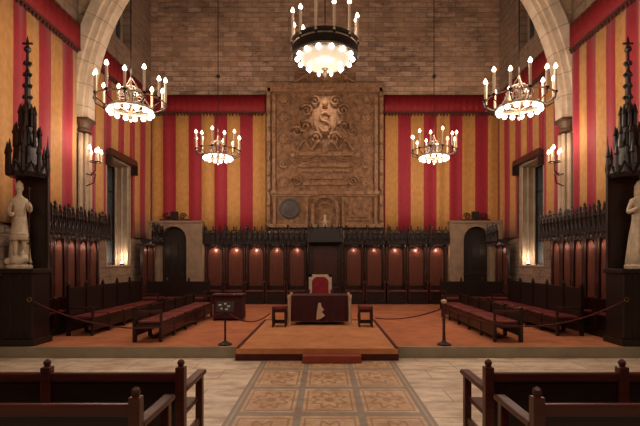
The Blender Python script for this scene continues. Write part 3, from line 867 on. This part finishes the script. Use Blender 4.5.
# ------------------------------------------------------------------ chandeliers
def make_chandelier(big=False):
    t = empty('chandelier', (0,0,0), 0, 'x', 'chandelier')
    Rg, Rc = (.47 if big else .39), .64
    b = MB()
    b.tube([(Rg*math.cos(2*PI*k/32), Rg*math.sin(2*PI*k/32), 0) for k in range(32)], .03, 6, True)
    b.tube([(Rc*math.cos(2*PI*k/32), Rc*math.sin(2*PI*k/32), .14) for k in range(32)], .016, 5, True)
    for k in range(6):
        a = 2*PI*k/6
        b.tube([(0,0,-.06), (.25*math.cos(a), .25*math.sin(a), -.02), (Rg*math.cos(a), Rg*math.sin(a), 0)], .014, 5)
    b.build('lower_ring', M['bronze'], t)
    # openwork crown
    b = MB()
    b.lathe([(.03, -.12), (.06, -.05), (.03, 0), (.025, .3), (.05, .34), (.02, .4), (.02, .62)], (0,0,0), 8)
    for k in range(8):
        a = 2*PI*k/8; ca, sa = math.cos(a), math.sin(a)
        b.tube([(.05*ca, .05*sa, .05), (.22*ca, .22*sa, .1), (.27*ca, .27*sa, .25), (.18*ca, .18*sa, .38), (.05*ca, .05*sa, .44)], .014, 5)
        b.tube([(ca*(.17+.06*math.cos(q)), sa*(.17+.06*math.cos(q)), .22+.06*math.sin(q)) for q in [2*PI*j/8 for j in range(8)]], .01, 4, True)
    for k in range(3):
        a = 2*PI*k/3+.3
        b.tube([(Rg*math.cos(a), Rg*math.sin(a), .02), (0, 0, .62)], .008, 4)
    b.build('crown', M['bronze'], t)
    n = 12
    for k in range(n):
        a = 2*PI*(k+.5)/n; ca, sa = math.cos(a), math.sin(a)
        h = .32 if k % 2 else .42
        if big: h += .16
        arm = MB().tube([(Rg*ca, Rg*sa, 0), ((Rg+.1)*ca, (Rg+.1)*sa, -.02), (Rc*ca, Rc*sa, .06), (Rc*ca, Rc*sa, .13)], .012, 5)
        arm.lathe([(.015, .12), (.045, .15), (.04, .17)], (Rc*ca, Rc*sa, 0), 8)
        if k == 0: pass
        ao = arm.build('arm', M['iron'], t)
        MB().lathe([(.026, .16), (.026, .16+h)], (Rc*ca, Rc*sa, 0), 8).build('candle', M['candle'], ao)
        MB().lathe([(.014, 0), (.04, .035), (.034, .06), (.006, .11)], (Rc*ca, Rc*sa, .16+h), 8).build('bulb', M['flame'], ao)
    if big:
        dr = MB(); q = 40
        pr = [(.63, -.05), (.66, -.03), (.64, .0), (.64, .20), (.67, .23), (.63, .25), (.61, .22), (.61, -.05)]
        rg = [[dr.b.verts.new((r*math.cos(2*PI*k/q), r*math.sin(2*PI*k/q), z)) for k in range(q)] for r, z in pr]
        for i in range(len(rg)):
            for k in range(q): dr.b.faces.new((rg[i][k], rg[i][(k+1)%q], rg[(i+1)%len(rg)][(k+1)%q], rg[(i+1)%len(rg)][k]))
        dr.build('drum', M['iron'], t)
        MB().lathe([(.02, -.26), (.22, -.24), (.38, -.18), (.47, -.10), (.50, -.03)], (0,0,0), 24).build('glass_bowl', M['bowl'], t, smooth=True)
        for k in range(14):
            a = 2*PI*k/14
            MB().ball((.54*math.cos(a), .54*math.sin(a), -.07), .05, n=8).build('globe', M['globe'], t, smooth=True)
        for k in range(8):
            a = 2*PI*(k+.5)/8
            MB().lathe([(.004, -.09), (.035, -.05), (.03, -.01), (.01, 0)], (.33*math.cos(a), .33*math.sin(a), -.19), 6).build('glass_drop', M['globe'], t)
        MB().lathe([(.005, -.42), (.05, -.36), (.03, -.3), (.07, -.26)], (0,0,0), 10).build('pendant', M['bronze'], t)
    else:
        for k in range(14):
            a = 2*PI*k/14
            MB().ball((Rg*math.cos(a), Rg*math.sin(a), -.075), .052, n=8).build('globe', M['globe'], t, smooth=True)
        MB().lathe([(.005, -.26), (.04, -.22), (.02, -.16), (.03, -.12)], (0,0,0), 8).build('pendant', M['bronze'], t)
    return t
def chan_cable(x, y, z, t, knob=None):
    b = MB().tube([(0, 0, .6), (0, 0, ZT-z)], .012, 5)
    for k in (2.1 if z > 4.85 else 2.35,): b.ball((0, 0, k), .06, n=6)
    b.build('cable', M['iron'], t)
def chandelier_light(x, y, z, e):
    for dz, f in ((-.35, .5), (.8, .5)):
        l = bpy.data.lights.new('chandelier_glow', 'POINT'); l.energy = e*f; l.color = (1, .79, .61); l.shadow_soft_size = .3
        o = bpy.data.objects.new('chandelier_glow', l); COL.objects.link(o); o.location = (x, y, z+dz)
ch = make_chandelier()
CH = [(-3.82, 8.46, 4.62, 'candle chandelier hanging at left in front of the arch', 95),
      (3.82, 8.46, 4.66, 'candle chandelier hanging at right in front of the arch', 95),
      (-3.16, 12.7, 4.72, 'smaller-looking candle chandelier before the left half of the end wall', 75),
      (3.22, 12.7, 4.72, 'smaller-looking candle chandelier before the right half of the end wall', 75)]
for i, (x, y, z, lab, e) in enumerate(CH):
    o = ch if i == 0 else dup(ch, (x, y, z), .13*i, lab)
    o.location = (x, y, z); o['label'] = lab; o['group'] = 'candle chandeliers'
    chandelier_light(x, y, z, e)
for o, c in zip([o for o in bpy.data.objects if o.name.startswith('chandelier') and o.type == 'EMPTY'], CH):
    chan_cable(c[0], c[1], o.location.z, o)
bg = make_chandelier(True); bg.location = (0, 8.4, 5.64)
bg['label'] = 'large central chandelier with dark drum and glowing glass bowl'
chan_cable(0, 8.4, 5.64, bg)
chandelier_light(0, 8.4, 4.9, 130)
# added fill lamps without fixtures, standing for unseen chandeliers nearer the camera
for x in (-3.8, 0, 3.8):
    l = bpy.data.lights.new('hall_fill', 'POINT'); l.energy = 110; l.color = (1, .79, .61); l.shadow_soft_size = .4
    o = bpy.data.objects.new('hall_fill', l); COL.objects.link(o); o.location = (x, 1.5, 5.0)

# sconces by the columns
def sconce(x, s, label):
    t = empty('candle_sconce', (x, 10.3, 3.75), 0, label, 'sconce')
    b = MB().tube([(s*.30, .15, 0), (s*.12, .04, -.06), (0, 0, .05), (0, 0, .28)], .018, 6)
    b.tube([(s*.28, .13, -.3), (s*.05, .02, -.25), (0, 0, -.05), (s*.15, .07, 0)], .014, 5)
    b.tube([(.13*math.cos(2*PI*k/12), .13*math.sin(2*PI*k/12), .25) for k in range(12)], .012, 5, True)
    b.tube([(-.13, 0, .25), (.13, 0, .25)], .01, 4)
    b.build('bracket', M['iron'], t)
    for k in range(5):
        a = 2*PI*k/5+.3
        px, py = (.13*math.cos(a), .13*math.sin(a)) 
        hh = .17+.09*(k % 2)
        c = MB().lathe([(.03, .25), (.018, .27), (.018, .27+hh)], (px, py, 0), 7).build('candle', M['candle'], t)
        MB().lathe([(.012, 0), (.036, .03), (.03, .06), (.006, .11)], (px, py, .27+hh), 7).build('bulb', M['flame'], c)
    l = bpy.data.lights.new('sconce_glow', 'POINT'); l.energy = 14; l.color = (1, .79, .61); l.shadow_soft_size = .1
    o = bpy.data.objects.new('sconce_glow', l); COL.objects.link(o); o.location = (x-s*.1, 10.15, 4.55)
sconce(-5.50, -1, 'wall sconce with lit candles beside the left stone column')
sconce(5.50, 1, 'wall sconce with lit candles beside the right stone column')

# niche up-lights
for s, sd in ((-1, 'left'), (1, 'right')):
    o = MB().lathe([(.05, 0), (.06, .03), (.045, .05)], (0,0,0), 10).build('uplight', M['iron'], loc=(s*(W+.14), 13.0, NZ0+.05))
    tag(o, 'small glowing lamp on the sill of the %s window niche' % sd, 'lamp')
    MB().lathe([(.035, .05), (.04, .09), (.01, .12)], (0,0,0), 10).build('lit_lens', M['globe'], o)
    l = bpy.data.lights.new('niche_glow', 'POINT'); l.energy = 7; l.color = (1, .79, .61); l.shadow_soft_size = .04
    q = bpy.data.objects.new('niche_glow', l); COL.objects.link(q); q.location = (s*(W+.14), 12.95, NZ0+.28)

# picture spot aimed at the coat of arms, and a wide spot pointing down at the stage
def spot(loc, target, e, ang, blend=.8, col=(1, .79, .61), r=.05):
    l = bpy.data.lights.new('spot', 'SPOT'); l.energy = e; l.spot_size = math.radians(ang); l.spot_blend = blend; l.color = col; l.shadow_soft_size = r
    o = bpy.data.objects.new('spot', l); COL.objects.link(o); o.location = loc
    o.rotation_euler = (Vector(target)-Vector(loc)).to_track_quat('-Z', 'Y').to_euler()
spot((0, 12.3, 9.8), (0, YE, 6.3), 800, 19, 1.0)
spot((0, 9.0, 10.5), (0, 8.6, 0), 420, 60, .8, r=.2)

# ------------------------------------------------------------------ foreground pews
def pew(loc, s, xs, label, group):
    """s=+1: pew extends to +x from the aisle end"""
    t = empty('pew', loc, 0, label, 'pew')
    L = xs[-1]
    lo, hi = (0, L) if s > 0 else (-L, 0)
    MB().box(lo, hi, -.025, .025, .70, .775).build('top_rail', M['wood_bench'], t, bevel=.012)
    MB().box(lo, hi, -.015, .015, .30, .55).box(lo, hi, -.013, .013, .55, .70).build('back_panel', M['wood'], t)
    MB().box(lo, hi, .03, .46, .40, .44).build('seat', M['wood_bench'], t, bevel=.01)
    for x in xs:
        p = s*x
        b = MB().box(p-.035, p+.035, -.04, .03, 0, .82)
        b.lathe([(.026, .82), (.02, .83), (.03, .845), (.026, .865), (.006, .88)], (p, -.005, 0), 10)
        b.build('post', M['wood_bench'], t, bevel=.006)
        MB().box(p-.03, p+.03, .46, .52, 0, .64 if x in (xs[0], xs[-1]) else .40).build('front_leg', M['wood_bench'], t, bevel=.006)
    for x in (xs[0], xs[-1]):
        p = s*x
        a = MB().prism([(-.02+.04, .66), (.2, .655), (.56, .66), (.585, .64), (.57, .615), (.2, .615), (.02, .615)], p-.04, p+.04, 'yz')
        a.build('armrest', M['wood_bench'], t, bevel=.01)
        MB().box(p-.015, p+.015, .03, .46, .20, .26).build('stretcher', M['wood_bench'], t)
    return t
pew((-1.12, 3.35, 0), -1, [0, 1.04, 2.08], 'dark wooden pew left of the aisle, farther of the two rows', 'pews')
pew((-1.15, 2.62, 0), -1, [0, 1.04, 2.08], 'dark wooden pew left of the aisle, nearest the camera', 'pews')
pew((1.27, 3.35, 0), 1, [0, 1.04, 2.08], 'dark wooden pew right of the aisle, farther of the two rows', 'pews')
pew((1.29, 2.62, 0), 1, [0, 1.04, 2.08], 'dark wooden pew right of the aisle, nearest the camera', 'pews')

# ------------------------------------------------------------------ world, camera, view
wd = bpy.data.worlds.new('World'); S.world = wd; wd.use_nodes = True
bgn = wd.node_tree.nodes['Background']; bgn.inputs[0].default_value = (1, .62, .42, 1); bgn.inputs[1].default_value = .05
cam = bpy.data.cameras.new('Camera'); co = bpy.data.objects.new('Camera', cam); COL.objects.link(co)
co.location = (0, 0, 1.65); co.rotation_euler = (PI/2, 0, 0)
cam.sensor_width = 36; cam.lens = 36*430/640
cam.shift_x = -5/640; cam.shift_y = 47/640
cam.clip_end = 200
S.camera = co
S.view_settings.view_transform = 'Standard'; S.view_settings.look = 'None'
S.view_settings.gamma = 1; S.view_settings.use_curve_mapping = False
S.view_settings.exposure = 0.5
